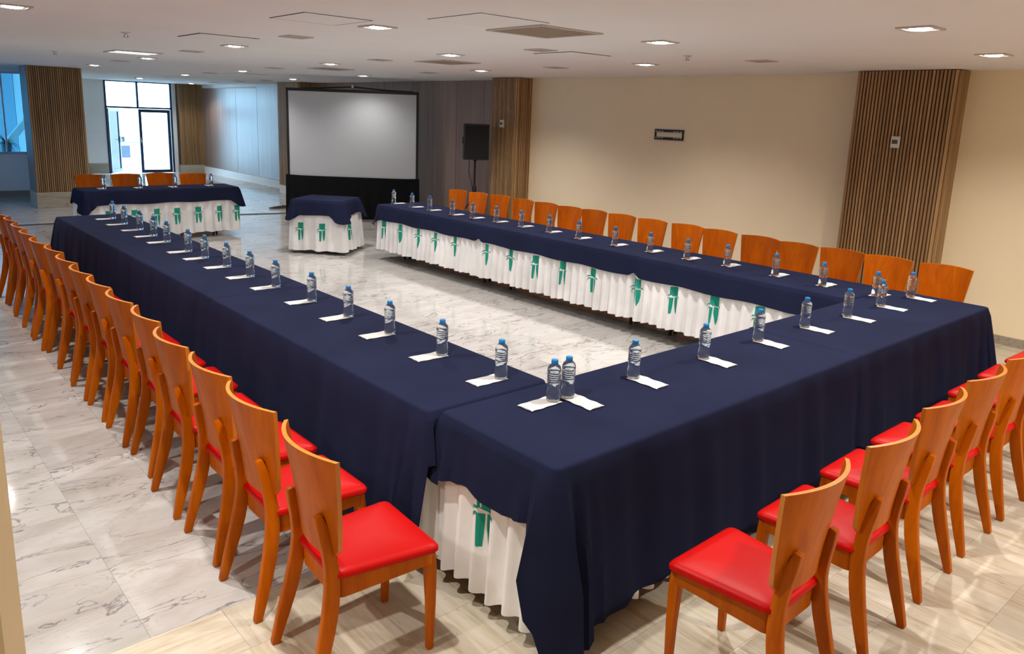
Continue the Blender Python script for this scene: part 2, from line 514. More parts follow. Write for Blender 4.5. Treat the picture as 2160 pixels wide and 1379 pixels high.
slat_column(6.35, XR, 1.13, 2.10, 0, ['W', 'S'], 'wide slatted wood column on the beige wall behind the nearest right-row chairs')
slat_column(6.28, XP, 7.38, 7.97, 0, ['W', 'S'], 'slatted wood column between the beige wall and dark panelling, near the speaker')
slat_column(6.33, XP, 14.85, 15.95, 0.2, ['W', 'S'], 'slatted wood column partly hidden behind the projection screen', M_white_wall)
slat_column(1.055, 1.95, 14.9, 15.5, 0.29, ['S'], 'freestanding slatted wood column on a travertine base beside the blue window')
slat_column(6.10, XP, 22.15, YD, 0.24, ['S'], 'narrow slatted wood column at the far corner right of the glazed doors')
# plain side of the freestanding column
b = MB(); b.box(1.045, 1.055, 14.9, 15.5, 0.29, ZC - 0.006)
o = b.build('side_panel', wood('grey_side_veneer', (0.16, 0.14, 0.14), (0.25, 0.22, 0.21), 0.45, (9, 9, 0.4), 0, 0.05))
o.parent = [c for c in COL.objects if c.get('label', '').startswith('freestanding')][0]

# ------------------------------------------------------------------ glazed doors (far)
def door_leaf(name, w, h, hinge, ang, handle_side):
    e = bpy.data.objects.new(name, None); COL.objects.link(e); struct(e)
    e.location = hinge; e.rotation_euler = (0, 0, ang)
    b = MB(); s = 0.075
    b.box(0, s, -0.025, 0.025, 0.01, h); b.box(w - s, w, -0.025, 0.025, 0.01, h)
    b.box(s, w - s, -0.025, 0.025, 0.01, 0.10); b.box(s, w - s, -0.025, 0.025, h - 0.09, h)
    b.build('leaf_frame', M_frame, e, bevel=0.003, segs=1)
    b = MB(); b.box(s, w - s, -0.005, 0.005, 0.10, h - 0.09); b.build('pane', M_glass, e)
    b = MB(); hx = 0.03 if handle_side == 0 else w - 0.03; dr = 1 if handle_side == 0 else -1
    b.box(hx - 0.015, hx + 0.015, -0.04, -0.025, 0.86, 1.02)
    b.tube([(hx, -0.03, 0.93), (hx, -0.07, 0.93), (hx + dr * 0.13, -0.07, 0.93)], 0.010)
    b.build('door_handle', M_silver, e, smooth=True)
    return e
ZTR = 1.84
b = MB()
for x in (DX0, DX1 - 0.05): b.box(x, x + 0.05, YD - 0.02, YD + 0.06, 0, ZC)
b.box(DX0, DX1, YD - 0.02, YD + 0.06, ZTR, ZTR + 0.05)
b.box(5.02, 5.075, YD - 0.02, YD + 0.06, ZTR + 0.05, ZC)
b.box(DX0, DX1, YD - 0.02, YD + 0.06, ZC - 0.03, ZC)
tr = struct(b.build('window_2', M_frame, bevel=0.003, segs=1))
for x0, x1 in ((DX0 + 0.05, 5.02), (5.075, DX1 - 0.05)):
    b = MB(); b.box(x0, x1, YD + 0.01, YD + 0.02, ZTR + 0.05, ZC - 0.03); b.build('pane', M_glass, tr)
door_leaf('door_1', 0.87, ZTR - 0.01, (5.055, YD + 0.02, 0), 0.0, 0)
door_leaf('door_2', 0.86, ZTR - 0.01, (DX0 + 0.06, YD + 0.02, 0), radians(57), 1)
b = MB(); b.box(DX1, 6.10, YD - 0.03, YD, 0, ZC); struct(b.build('trim_1', M_white_wall))

# ------------------------------------------------------------------ outdoors
b = MB(); b.box(-14, 18, 22.4, 40, -0.15, -0.02); struct(b.build('ground', M_outfloor))
b = MB(); b.box(-14, 1.75, 17.35, 22.4, -0.15, -0.02); b.box(-14, -4.7, 2.0, 17.35, -0.15, -0.02); struct(b.build('ground_terrace', M_outfloor))
b = MB(); b.box(3.2, 14, 30, 30.4, -0.02, 5.0); struct(b.build('wall_outdoor', M_outwall))
b = MB(); b.box(-9, 1.74, 20.6, 20.8, -0.02, 4.2); struct(b.build('wall_courtyard', M_bluewall))
# white stair parapet running up behind the window
b = MB()
prof = [(0.9, 0.50), (1.28, 0.82), (1.74, 1.42), (1.74, 1.62), (1.28, 1.06), (0.9, 0.72)]
b.loft([[(x, y, z) for x, z in prof] for y in (19.2, 19.4)])
b.box(0.9, 1.74, 19.2, 19.4, -0.02, 0.55)
tag(b.build('stair_parapet', M_outwall), 'white sloping stair parapet seen through the blue window', 'parapet')
# spiky plant behind the window
pl = thing('spiky_plant', 'dark spiky potted plant just outside the blue window', 'plant', (1.06, 17.75, 0))
b = MB(); b.box(-0.5, 0.5, -0.2, 0.25, -0.02, 0.86); b.build('planter', M_bluewall, pl, bevel=0.01)
b = MB(); b.lathe([(0.06, 0.86), (0.085, 0.9), (0.10, 1.08), (0.085, 1.08), (0.08, 1.05)], 14); b.build('pot', M_pot, pl, smooth=True)
for k in range(34):
    a = random.uniform(0, 2 * pi); L = random.uniform(0.24, 0.40); up = random.uniform(0.15, 1.0)
    b = MB(); c0 = []; 
    for q in range(6):
        s = q / 5; r = L * s * (0.45 + 0.55 * (1 - up)); z = 1.05 + L * (up * s * 1.0 - (0.75 - 0.3 * up) * s * s)
        wdt = 0.018 * (1 - s) * (0.4 + s * 2.0 if s < 0.3 else 1) + 0.002
        p = Vector((r * cos(a), r * sin(a), z)); sd = Vector((-sin(a), cos(a), 0)) * wdt
        c0.append([p + sd, p + Vector((0, 0, 0.004)), p - sd, p - Vector((0, 0, 0.002))])
    b.loft(c0); b.build('leaf', M_leaf, pl)
# outdoor cooking counter glimpsed through the open leaf
t = thing('outdoor_counter', 'pale outdoor counter with a dark front glimpsed through the open door', 'counter', (5.60, 26.3, 0))
b = MB(); b.box(-0.5, 0.5, -0.3, 0.3, -0.02, 0.70); b.build('body', M_outwall, t, bevel=0.01)
b = MB(); b.box(-0.55, 0.55, -0.36, 0.34, 0.70, 0.74); b.build('worktop', plain('grey_worktop', (0.12, 0.14, 0.16), 0.5), t, bevel=0.008)
b = MB(); b.box(-0.25, 0.15, -0.32, -0.30, 0.22, 0.62); b.build('front_panel', plain('dark_glass_front', (0.03, 0.04, 0.06), 0.3), t, bevel=0.01)
t = thing('outdoor_appliance', 'small dark appliance standing on the outdoor counter', 'appliance', (5.50, 26.3, 0.74))
b = MB(); b.box(-0.16, 0.16, -0.14, 0.14, 0, 0.17); b.build('body', plain('dark_appliance', (0.05, 0.07, 0.10), 0.4), t, bevel=0.012)
b = MB(); b.box(-0.13, 0.13, -0.148, -0.138, 0.03, 0.14); b.build('door', M_black, t, bevel=0.004)
t = thing('wall_vent', 'small grey vent on the white wall beyond the open door', 'vent', (6.6, 29.98, 1.65))
b = MB(); b.box(-0.12, 0.12, -0.03, 0.02, -0.10, 0.10); b.build('frame', plain('grey_vent', (0.35, 0.36, 0.37), 0.6), t, bevel=0.006)
for k in range(4):
    b = MB(); b.box(-0.10, 0.10, -0.04, -0.03, -0.075 + k * 0.042, -0.055 + k * 0.042); b.build('louvre', M_lampin, t)

# ------------------------------------------------------------------ ceiling fittings
def square_ring(b, h, w, z0, z1):
    b.box(-h, h, -h, -h + w, z0, z1); b.box(-h, h, h - w, h, z0, z1)
    b.box(-h, -h + w, -h + w, h - w, z0, z1); b.box(h - w, h, -h + w, h - w, z0, z1)

ld = bpy.data.lights.new('downlight_beam', 'SPOT')
ld.energy = LAMP_W; ld.color = LAMP_COL; ld.spot_size = radians(138); ld.spot_blend = 0.85; ld.shadow_soft_size = 0.03
ld_far = ld.copy(); ld_far.energy = LAMP_W * 0.55
def make_downlight():
    t = thing('ceiling_downlight', '', 'downlight', (0, 0, ZC))
    b = MB(); square_ring(b, 0.105, 0.022, -0.010, 0.0); b.build('trim', M_trim, t, bevel=0.002, segs=1)
    b = MB(); b.box(-0.085, 0.085, -0.085, 0.085, -0.0035, 0.0); b.build('reflector', M_lampin, t)
    b = MB(); b.lathe([(0.060, -0.004), (0.060, -0.010), (0.045, -0.014), (0.012, -0.016)], 20); b.build('lens', M_lens, t, smooth=True)
    l = bpy.data.objects.new('beam', ld); COL.objects.link(l); l.parent = t; l.location = (0, 0, -0.03)
    return t
lamps = [
    (-0.80, 4.47, 'leftmost ceiling downlight, cut by the top left corner'),
    (1.25, 3.24, 'ceiling downlight beside the dark-edged open hatch'),
    (1.37, 6.15, 'ceiling downlight just behind the second open hatch'),
    (1.56, 9.60, 'ceiling downlight right below the lit fluorescent panel'),
    (1.70, 12.89, 'ceiling downlight just right of the freestanding slatted column'),
    (3.03, 2.09, 'larger of two glowing downlights above the beige wall centre'),
    (3.07, 4.80, 'ceiling downlight in front of the square grey grille'),
    (3.28, 7.72, 'ceiling downlight above the middle of the projection screen'),
    (3.61, 11.38, 'ceiling downlight above the blue reflective wall, nearer one'),
    (3.79, 14.70, 'ceiling downlight above the narrow far slatted column'),
    (4.12, 18.84, 'ceiling downlight directly above the glazed doors'),
    (3.10, 0.22, 'ceiling downlight near the top right, left of the corner one'),
    (4.96, 0.41, 'ceiling downlight in the top right corner past the wide column'),
    (4.80, 3.68, 'smaller glowing downlight lower above the beige wall'),
    (4.91, 6.59, 'ceiling downlight just left of the column by the speaker'),
    (5.18, 10.11, 'small downlight above the right part of the screen'),
    (5.48, 13.38, 'small downlight above the left end of the screen'),
    (6.10, 21.0, 'farthest downlight at the corner by the far slatted column'),
    # outside the frame, same grid
    (1.25, 0.25, 'downlight above the front table, outside the picture'),
    (-0.75, 0.40, 'downlight above the nearest left chair, outside the picture'),
    (-0.78, 2.20, 'downlight above the near left chairs, outside the picture'),
    (-0.70, 8.20, 'downlight above the far left chairs, outside the picture'),
    (1.25, -1.9, 'downlight behind the camera, outside the picture'),
    (3.10, -2.2, 'downlight right of the camera, outside the picture'),
    (4.96, -2.2, 'downlight far right by the beige wall, outside the picture'),
    (-2.60, 0.30, 'downlight left of the camera and pillar, outside the picture'),
]
proto = make_downlight()
for i, (x, y, lab) in enumerate(lamps):
    if i == 0:
        proto.location = (x, y, ZC); proto['label'] = lab; proto['group'] = 'recessed ceiling downlights'
    else:
        r_ = dup(proto, lab, 'recessed ceiling downlights', (x, y, ZC))
        if 'right part of the screen' in lab:          # this one is dimmer
            for c_ in r_.children:
                if c_.type == 'LIGHT': c_.data = ld.copy(); c_.data.energy = LAMP_W * 0.3
        elif y > 9.3:                                   # the far end is dimmed, daylight takes over
            for c_ in r_.children:
                if c_.type == 'LIGHT': c_.data = ld_far

# small square ceiling speakers / covers
def make_cover():
    t = thing('ceiling_cover', '', 'ceiling cover', (0, 0, ZC))
    b = MB(); b.box(-0.10, 0.10, -0.10, 0.10, -0.006, 0); b.build('plate', M_grillew, t, bevel=0.002, segs=1)
    b = MB(); square_ring(b, 0.11, 0.012, -0.008, 0); b.build('trim', M_trim, t)
    return t
covers = [
    (1.27, 4.58, 'small square cover between the two open ceiling hatches'), (1.41, 7.49, 'small square cover left of the second open hatch light'),
    (1.57, 10.9, 'small square cover below the lit fluorescent panel'), (3.17, 6.32, 'small square cover left of the square grey grille'),
    (3.10, 3.49, 'small square cover in front of the raised white diffuser'), (4.85, 2.33, 'small square cover alone on the right half of the ceiling'),
    (3.44, 9.77, 'small square cover left of the elongated grey grille'), (3.70, 13.1, 'small square cover left of the far white diffuser'),
    (5.02, 7.96, 'small square cover above the right edge of the screen'), (4.85, 5.09, 'small square cover above the column by the speaker'),
    (5.75, 16.75, 'small square cover above the blue wall, middle of three'), (5.66, 15.09, 'small square cover above the blue wall, rightmost of three'),
    (6.00, 19.0, 'small square cover above the blue wall, leftmost of three')]
cp = make_cover()
for i, (x, y, lab) in enumerate(covers):
    if i == 0: cp.location = (x, y, ZC); cp['label'] = lab; cp['group'] = 'square ceiling covers'
    else: dup(cp, lab, 'square ceiling covers', (x, y, ZC))

def quad_frame(b, x0, x1, y0, y1, w, z0, z1):
    b.box(x0, x1, y0, y0 + w, z0, z1); b.box(x0, x1, y1 - w, y1, z0, z1)
    b.box(x0, x0 + w, y0 + w, y1 - w, z0, z1); b.box(x1 - w, x1, y0 + w, y1 - w, z0, z1)

def hatch(name, label, x0, x1, y0, y1, panel_mat, gap=0.014, dark=True, z=0.0):
    cx, cy = (x0 + x1) / 2, (y0 + y1) / 2; hx, hy = (x1 - x0) / 2, (y1 - y0) / 2
    t = thing(name, label, 'ceiling hatch', (cx, cy, ZC))
    zp = -0.007 if z == 0 else z
    b = MB(); b.box(-hx, hx, -hy, hy, -0.002, 0); b.build('recess', M_gap if dark else M_trim, t)
    b = MB(); b.box(-hx + gap, hx - gap, -hy + gap, hy - gap, zp, -0.002); b.build('panel', panel_mat, t, bevel=0.002 if z == 0 else 0, segs=1)
    return t
hatch('ceiling_hatch', 'square ceiling hatch with dark shadow gaps, nearest of the left ones', 0.53, 1.03, 2.94, 3.46, M_ceiling, 0.012, True, -0.0026)
t = hatch('ceiling_hatch', 'square ceiling hatch with one dark edge, above the head table', 0.65, 1.18, 5.1, 5.66, M_ceiling, 0.012)
t = thing('lit_ceiling_panel', 'glowing square light panel set in the far left ceiling', 'light panel', (1.10, 8.58, ZC))
b = MB(); quad_frame(b, -0.27, 0.27, -0.26, 0.26, 0.03, -0.012, 0); b.build('frame', M_trim, t, bevel=0.002, segs=1)
b = MB(); b.box(-0.24, 0.24, -0.23, 0.23, -0.006, 0); b.build('diffuser', M_fluor, t)
b = MB(); b.box(-0.24, 0.24, -0.012, 0.012, -0.012, -0.006); b.build('crossbar', M_trim, t)
t = thing('access_panel', 'large outlined access panel in the ceiling beside the tan return grille', 'access panel', (1.47, 2.25, ZC))
b = MB(); b.box(-0.285, 0.285, -0.27, 0.28, -0.002, 0); b.build('recess', M_gap, t)
b = MB(); b.box(-0.279, 0.279, -0.264, 0.274, -0.0026, -0.002); b.build('panel', M_ceiling, t)
def grille(label, x0, x1, y0, y1, nl=18):
    cx, cy = (x0 + x1) / 2, (y0 + y1) / 2; hx, hy = (x1 - x0) / 2, (y1 - y0) / 2
    t = thing('return_grille', label, 'grille', (cx, cy, ZC))
    b = MB(); quad_frame(b, -hx, hx, -hy, hy, 0.025, -0.010, 0); b.build('frame', M_trim, t, bevel=0.002, segs=1)
    b = MB(); b.box(-hx + .02, hx - .02, -hy + .02, hy - .02, -0.002, 0); b.build('backing', M_grillew, t)
    b = MB()
    for k in range(nl):
        y = -hy + 0.03 + (2 * hy - 0.06) * (k + 0.5) / nl
        b.box(-hx + 0.025, hx - 0.025, y - 0.005, y + 0.005, -0.007, -0.002)
    o = b.build('louvres', M_grillew, t); o['kind'] = 'stuff'
    return t
grille('large tan return grille in the ceiling, right of the outlined panel', 1.78, 2.38, 2.08, 2.66)
grille('square grey grille in the ceiling right of the screen', 3.46, 4.0, 5.46, 6.03)
grille('elongated grey grille in the ceiling above the screen', 3.65, 4.15, 8.6, 9.12)
hatch('ceiling_diffuser', 'white ceiling diffuser with one raised dark edge above the beige wall', 3.34, 3.87, 3.33, 3.86, M_ceiling, 0.012)
hatch('ceiling_diffuser', 'far white ceiling diffuser left of the blue wall', 3.9, 4.5, 12.4, 13.1, M_ceiling, 0.012, False)
hatch('ceiling_diffuser', 'far white ceiling diffuser over the glazed doors', 4.0, 4.6, 16.0, 16.7, M_ceiling, 0.012, False)
def sprinkler(x, y, lab, s=1.0):
    t = thing('sprinkler_head', lab, 'sprinkler', (x, y, ZC), 0, 'ceiling sprinklers')
    b = MB(); b.lathe([(0.04 * s, 0), (0.04 * s, -0.006), (0.015, -0.012), (0.012, -0.03)], 12); b.build('rosette', M_silver, t, smooth=True)
    b = MB(); b.lathe([(0.022 * s, -0.038), (0.022 * s, -0.042)], 10); b.tube([(0.012, 0, -0.02), (0.016, 0, -0.04)], 0.003, 6); b.tube([(-0.012, 0, -0.02), (-0.016, 0, -0.04)], 0.003, 6)
    b.build('deflector', plain('grey_metal', (0.25, 0.25, 0.26), 0.4), t)
sprinkler(0.25, 5.76, 'nearest ceiling sprinkler at the upper left')
sprinkler(0.46, 9.57, 'small ceiling sprinkler above the freestanding column')
sprinkler(4.11, 2.63, 'small ceiling sprinkler above the beige wall')

# ------------------------------------------------------------------ tables, skirts and cloths
def rounded_path(x0, x1, y0, y1, r=0.03, step=0.025):
    """closed path from the SW corner, counter-clockwise: (x, y, nx, ny, s)"""
    out = []
    def seg(ax, ay, bx, by, nx, ny):
        L = sqrt((bx - ax) ** 2 + (by - ay) ** 2); n = max(1, int(L / step))
        for i in range(n): out.append((ax + (bx - ax) * i / n, ay + (by - ay) * i / n, nx, ny))
    def arc(cx, cy, a0, n=5):
        for i in range(n):
            a = a0 + (pi / 2) * i / n
            out.append((cx + r * cos(a), cy + r * sin(a), cos(a), sin(a)))
    seg(x0 + r, y0, x1 - r, y0, 0, -1); arc(x1 - r, y0 + r, -pi / 2)
    seg(x1, y0 + r, x1, y1 - r, 1, 0); arc(x1 - r, y1 - r, 0)
    seg(x1 - r, y1, x0 + r, y1, 0, 1); arc(x0 + r, y1 - r, pi / 2)
    seg(x0, y1 - r, x0, y0 + r, -1, 0); arc(x0 + r, y0 + r, pi)
    res = []; s = 0.0
    for i, p in enumerate(out):
        if i: s += sqrt((p[0] - out[i - 1][0]) ** 2 + (p[1] - out[i - 1][1]) ** 2)
        res.append((*p, s))
    return res

def ss(a, b, x):
    t = max(0.0, min(1.0, (x - a) / (b - a))); return t * t * (3 - 2 * t)

def pleat_cloth(s, ph):
    return (0.55 * sin(2 * pi * s / 0.31 + ph + 0.9 * sin(s * 2.3 + ph)) + 0.35 * sin(2 * pi * s / 0.19 + 2 * ph)
            + 0.3 * sin(2 * pi * s / 0.73 + 0.7 * ph))

def cloth(label, x0, x1, y0, y1, hang, ztop=ZT, tips=None, flare=0.03, amp=0.020, seed=0, M=None, hook=None, thick=0.0, group='navy tablecloths', rows=14, fl=1.0):
    """hang: dict of S,E,N,W overhang lengths; tips: extra drop at corners"""
    tips = tips or {}
    path = rounded_path(x0, x1, y0, y1)
    ph = seed * 1.7
    cor = {'SW': (x0, y0, 'S', 'W'), 'SE': (x1, y0, 'S', 'E'), 'NE': (x1, y1, 'N', 'E'), 'NW': (x0, y1, 'N', 'W')}
    def hlen(x, y, nx, ny):
        side = 'E' if nx > 0.7 else 'W' if nx < -0.7 else 'N' if ny > 0 else 'S'
        h = hang[side]
        h += 0.006 * sin(9 * (x + y) + ph) * min(1, h / 0.1)
        for k, (cx, cy, a, b) in cor.items():
            d = abs(x - cx) + abs(y - cy)
            m = (hang[a] + hang[b]) / 2
            if d < 0.10:
                f = 1 - ss(0.0, 0.10, d)
                h = h * (1 - f) + (h * 0.5 + m * 0.5) * f
            if k in tips: h += tips[k] * max(0.0, 1 - d / 0.16)
        if hook: h = hook(x, y, h)
        return h
    n = len(path); rings = []
    prof = [(-0.030, 0.0), (-0.012, 0.0), (-0.004, -0.0025), (0.0012, -0.008), (0.004, -0.016)]
    for off, dz in prof:
        rings.append([(p[0] + p[2] * off, p[1] + p[3] * off, ztop + dz) for p in path])
    hl = [hlen(*p[:4]) for p in path]
    for r in range(1, rows + 1):
        v = r / rows; ring = []
        for p, h in zip(path, hl):
            hh = max(h, 0.02)
            drop = 0.016 + (hh - 0.016) * v
            k = min(1.0, drop / 0.45)
            cs = 0.0
            for kk, (cx, cy, a, b) in cor.items():
                d = abs(p[0] - cx) + abs(p[1] - cy)
                if hang[a] > 0.08 and hang[b] > 0.08: cs = max(cs, 1 - ss(0.0, 0.30, d))
            out = 0.007 + (0.058 + flare - 0.03) * drop / 0.68 * fl + 0.012 * k ** 0.5 + amp * (k ** 0.8) * (0.35 + pleat_cloth(p[4], ph)) * (1 if h > 0.08 else 0)
            out += cs * k * (0.034 + 0.036 * sin(2 * pi * p[4] / 0.092 + ph))
            out = max(out, 0.003)
            ring.append((p[0] + p[2] * out, p[1] + p[3] * out, max(ztop - drop, 0.012)))
        rings.append(ring)
    b = MB(); b.loft(rings, cap0=True, cap1=False)
    if M: b.v = [tuple(M @ Vector(v)) for v in b.v]
    o = b.build('tablecloth', M_navy, smooth=True)
    return tag(o, label, 'tablecloth', group)

def skirt_offset(s, v, seed, lam=0.105):
    q = 2 * pi * s / lam + 1.1 * sin(s * 3.1 + seed) + 0.6 * sin(s * 7.7 + 2 * seed)
    w = sin(q); w = (abs(w) ** 0.75) * (1 if w > 0 else -1)
    return 0.007 + 0.016 * v + (0.004 + 0.021 * v) * w + 0.004 * v * sin(s * 5.3 + seed)

def emblem_shapes():
    """quads in (u, w): u across in metres, w height 0..1 over 0.25 m"""
    strips = []
    def bar(pts):  # list of (w, ul, ur) top to bottom
        for a, c in zip(pts[:-1], pts[1:]):
            n = max(1, int(abs(a[0] - c[0]) / 0.08)); m = 4
            for i in range(n):
                f0, f1 = i / n, (i + 1) / n
                w0 = a[0] + (c[0] - a[0]) * f0; w1 = a[0] + (c[0] - a[0]) * f1
                l0 = a[1] + (c[1] - a[1]) * f0; l1 = a[1] + (c[1] - a[1]) * f1
                r0 = a[2] + (c[2] - a[2]) * f0; r1 = a[2] + (c[2] - a[2]) * f1
                for j in range(m):
                    g0, g1 = j / m, (j + 1) / m
                    strips.append([(l0 + (r0 - l0) * g0, w0), (l0 + (r0 - l0) * g1, w0), (l1 + (r1 - l1) * g1, w1), (l1 + (r1 - l1) * g0, w1)])
    bar([(1.0, -0.036, 0.034), (0.80, -0.036, 0.034), (0.70, -0.034, 0.034), (0.655, -0.010, 0.034)])
    bar([(0.60, -0.036, -0.007), (0.30, -0.034, -0.010), (0.02, -0.031, -0.014)])
    bar([(0.62, 0.001, 0.036), (0.40, 0.000, 0.037), (0.15, 0.008, 0.029), (0.0, 0.015, 0.018)])
    def leaf(p0, p1, p2, w):
        n = 8; last = None
        for i in range(n + 1):
            f = i / n
            u = (1 - f) ** 2 * p0[0] + 2 * f * (1 - f) * p1[0] + f * f * p2[0]
            z = (1 - f) ** 2 * p0[1] + 2 * f * (1 - f) * p1[1] + f * f * p2[1]
            h = w * (sin(pi * min(1, f * 0.9 + 0.1)) ** 0.8) * 0.5 + 0.002
            cur = (u, z, h)
            if last: strips.append([(last[0], last[1] + last[2]), (u, z + h), (u, z - h), (last[0], last[1] - last[2])])
            last = cur
    leaf((-0.030, 0.685), (-0.052, 0.72), (-0.074, 0.60), 0.045)
    leaf((-0.034, 0.60), (-0.056, 0.60), (-0.066, 0.42), 0.055)
    leaf((0.034, 0.655), (0.048, 0.68), (0.056, 0.60), 0.04)
    return strips
EMB = emblem_shapes()

def folding_table(label, x0, x1, y0, y1, zbot, emblems=(), M=None, group='skirted folding tables', ztop=ZT, seed=0, sides='SENW', nofeet=False, flare=1.0, lam=0.105, loc=None):
    """table > tabletop, legs, skirt > emblem. emblems: list of (side, coordinate along the side, ztop)"""
    t = thing('skirted_table', label, 'table', (0, 0, 0), 0, group)
    if M is not None: t.matrix_world = M
    b = MB(); b.box(x0 + .008, x1 - .008, y0 + .008, y1 - .008, ztop - 0.035, ztop - 0.006); b.build('tabletop', plain('table_laminate', (0.35, 0.30, 0.25), 0.5) if 'table_laminate' not in MATS else MATS['table_laminate'], t, bevel=0.004, segs=1)
    lb = None
    ix, iy = (0.30, 0.24) if (x1 - x0) < (y1 - y0) else (0.30, 0.24)
    for lx in (x0 + ix, x1 - ix):
        for ly in (y0 + iy, y1 - iy):
            b = MB(); b.tube([(lx, ly, 0.0), (lx, ly, ztop - 0.03)], 0.016, 8); b.build('leg', M_black, t, smooth=True)
    path = rounded_path(x0, x1, y0, y1, 0.03, 0.0125)
    rows = 7; rings = []
    zt = ztop - 0.02
    def pos(p, v):
        o = skirt_offset(p[4], v, seed, lam); o *= (1 if v < 1e-6 else 1); o = 0.002 + (max(0.002, o) - 0.002) * ss(0.0, 0.12, v) + 0.03 * v * (flare - 1)
        zb = zbot + 0.008 * sin(p[4] * 21 + seed)
        return Vector((p[0] + p[2] * o, p[1] + p[3] * o, zt + (zb - zt) * v))
    for r in range(rows + 1): rings.append([pos(p, r / rows) for p in path])
    b = MB(); b.loft(rings, cap0=False, cap1=False)
    sk = b.build('skirt', M_skirt, t, smooth=True)
    for side, c, etop in emblems:
        best = None
        for p in path:
            ok = {'S': p[3] < -0.9, 'N': p[3] > 0.9, 'W': p[2] < -0.9, 'E': p[2] > 0.9}[side]
            if not ok: continue
            d = abs((p[0] if side in 'SN' else p[1]) - c)
            if best is None or d < best[0]: best = (d, p)
        if best is None: continue
        p = best[1]; tx, ty = -p[3], p[2]     # direction of increasing s
        b = MB()
        for q in EMB:
            vs = []
            for u, w in q:
                u *= 1.12
                v = (zt - (etop - 0.25 * (1 - w))) / (zt - zbot)
                pp = (p[0] + tx * u, p[1] + ty * u, p[2], p[3], p[4] + u)
                P = pos(pp, v); vs.append(P + Vector((p[2], p[3], 0)) * 0.0022)
            b.add(vs, [(0, 1, 2, 3)])
        b.build('emblem', M_green, sk, smooth=True)
    return t

# left row: x -0.05..0.65 ; cross: y 0..0.70 ; right row: x 3.77..4.45
LX0, LX1 = -0.05, 0.65
RX0, RX1 = 3.77, 4.45
folding_table('skirted table under the left half of the front cross row', 0.0, 2.44, 0.0, 0.70, 0.075, [('W', 0.37, 0.53)], seed=1)
folding_table('skirted table under the right half of the front cross row', 2.45, 4.43, 0.0, 0.70, 0.075, seed=2)
lseg = [(0.735, 3.2), (3.21, 5.52), (5.53, 7.69)]
rseg = [(0.73, 2.78), (2.79, 5.11), (5.12, 7.36)]
lname = ['nearest', 'middle', 'farthest']
remb = [[1.44, 1.88, 2.30, 2.72], [3.29, 3.71, 4.13, 4.53, 4.96], [5.55, 5.96, 6.34, 6.77, 7.15]]
for k in range(3):
    folding_table(lname[k] + ' skirted table of the left row, all but covered in navy', LX0, LX1, *lseg[k], 0.09, seed=3 + k)
for k in range(3):
    folding_table(lname[k] + ' skirted table of the right row, white pleats with green palms inside', RX0, RX1, *rseg[k], 0.155, [('W', y, 0.555) for y in remb[k]] + [('N', 4.1, 0.55)] * (k == 2), seed=8 + k)
folding_table('skirted head table standing before the slatted column at the far left', 0.80, 3.02, 10.25, 10.86, 0.085, [('S', x, 0.475) for x in (1.11, 1.44, 1.76, 2.05, 2.36, 2.69, 2.96)] + [('W', 10.5, 0.5)], seed=12, lam=0.15)
smallM = Matrix.Translation((3.505, 8.315, 0)) @ Matrix.Rotation(math.atan2(-0.776, 0.63), 4, 'Z')
folding_table('small square skirted table in front of the projection screen', -0.38, 0.38, -0.345, 0.345, 0.05, [('S', -0.22, 0.44), ('S', 0.10, 0.44), ('E', -0.15, 0.44)], M=smallM, seed=15, flare=1.9, lam=0.17)

# cloths
def hook_front(x, y, h):
    if x < 0.03 and y > 0.02:          # left end: hem falls from 0.26 at the back to the floor at the corner
        h = 0.255 + 0.05 * ss(0.62, 0.66, y) * (1 - ss(0.66, 0.70, y)) - 0.01 * sin(y * 17)
        h += 0.42 * (1 - ss(0.0, 0.10, y))
    elif y < 0.03:
        h = 0.650 + 0.012 * sin(x * 6) - 0.02 * sin(x * 2.1)
        h += 0.075 * (1 - ss(0.08, 0.17, x))
    return h
cloth('navy cloth over the near left half of the front cross row, long at its corner', 0.0, 2.44, 0.0, 0.705, {'S': 0.62, 'E': 0.025, 'N': 0.20, 'W': 0.26}, seed=1, hook=hook_front, rows=18)
cloth('navy cloth over the right half of the front cross row', 2.36, 4.43, -0.003, 0.708, {'S': 0.65, 'E': 0.62, 'N': 0.20, 'W': 0.022}, ztop=ZT + 0.003, seed=2)
for k in range(3):
    y0, y1 = lseg[k]
    cloth('%s navy cloth of the left row, hanging long on the chair side' % lname[k], LX0, LX1, y0 - (0.05 if k else 0.01), y1, {'S': 0.022 if k else 0.10, 'E': 0.20, 'N': 0.60 if k == 2 else 0.022, 'W': 0.655}, ztop=ZT + 0.003 * (k % 2) + 0.001, seed=3 + k)
for k in range(3):
    y0, y1 = rseg[k]
    cloth('%s navy cloth of the right row, short over the white skirt' % lname[k], RX0, RX1, y0 - (0.05 if k else 0.0), y1, {'S': 0.022, 'E': 0.62, 'N': 0.22 if k == 2 else 0.022, 'W': 0.195}, ztop=ZT + 0.003 * (k % 2) + 0.001, tips={'NW': 0.05} if k == 2 else None, flare=0.05, amp=0.008, seed=8 + k)
cloth('navy cloth over the head table with a pointed corner', 0.80, 3.02, 10.25, 10.86, {'S': 0.20, 'E': 0.20, 'N': 0.25, 'W': 0.20}, tips={'SW': 0.14, 'SE': 0.12}, flare=0.05, amp=0.008, seed=12)
cloth('navy cloth over the small square table, corners hanging down', -0.38, 0.38, -0.345, 0.345, {'S': 0.21, 'E': 0.20, 'N': 0.21, 'W': 0.21}, tips={'SW': 0.10, 'SE': 0.12, 'NE': 0.10, 'NW': 0.10}, flare=0.07, amp=0.006, seed=15, M=smallM, fl=1.5)

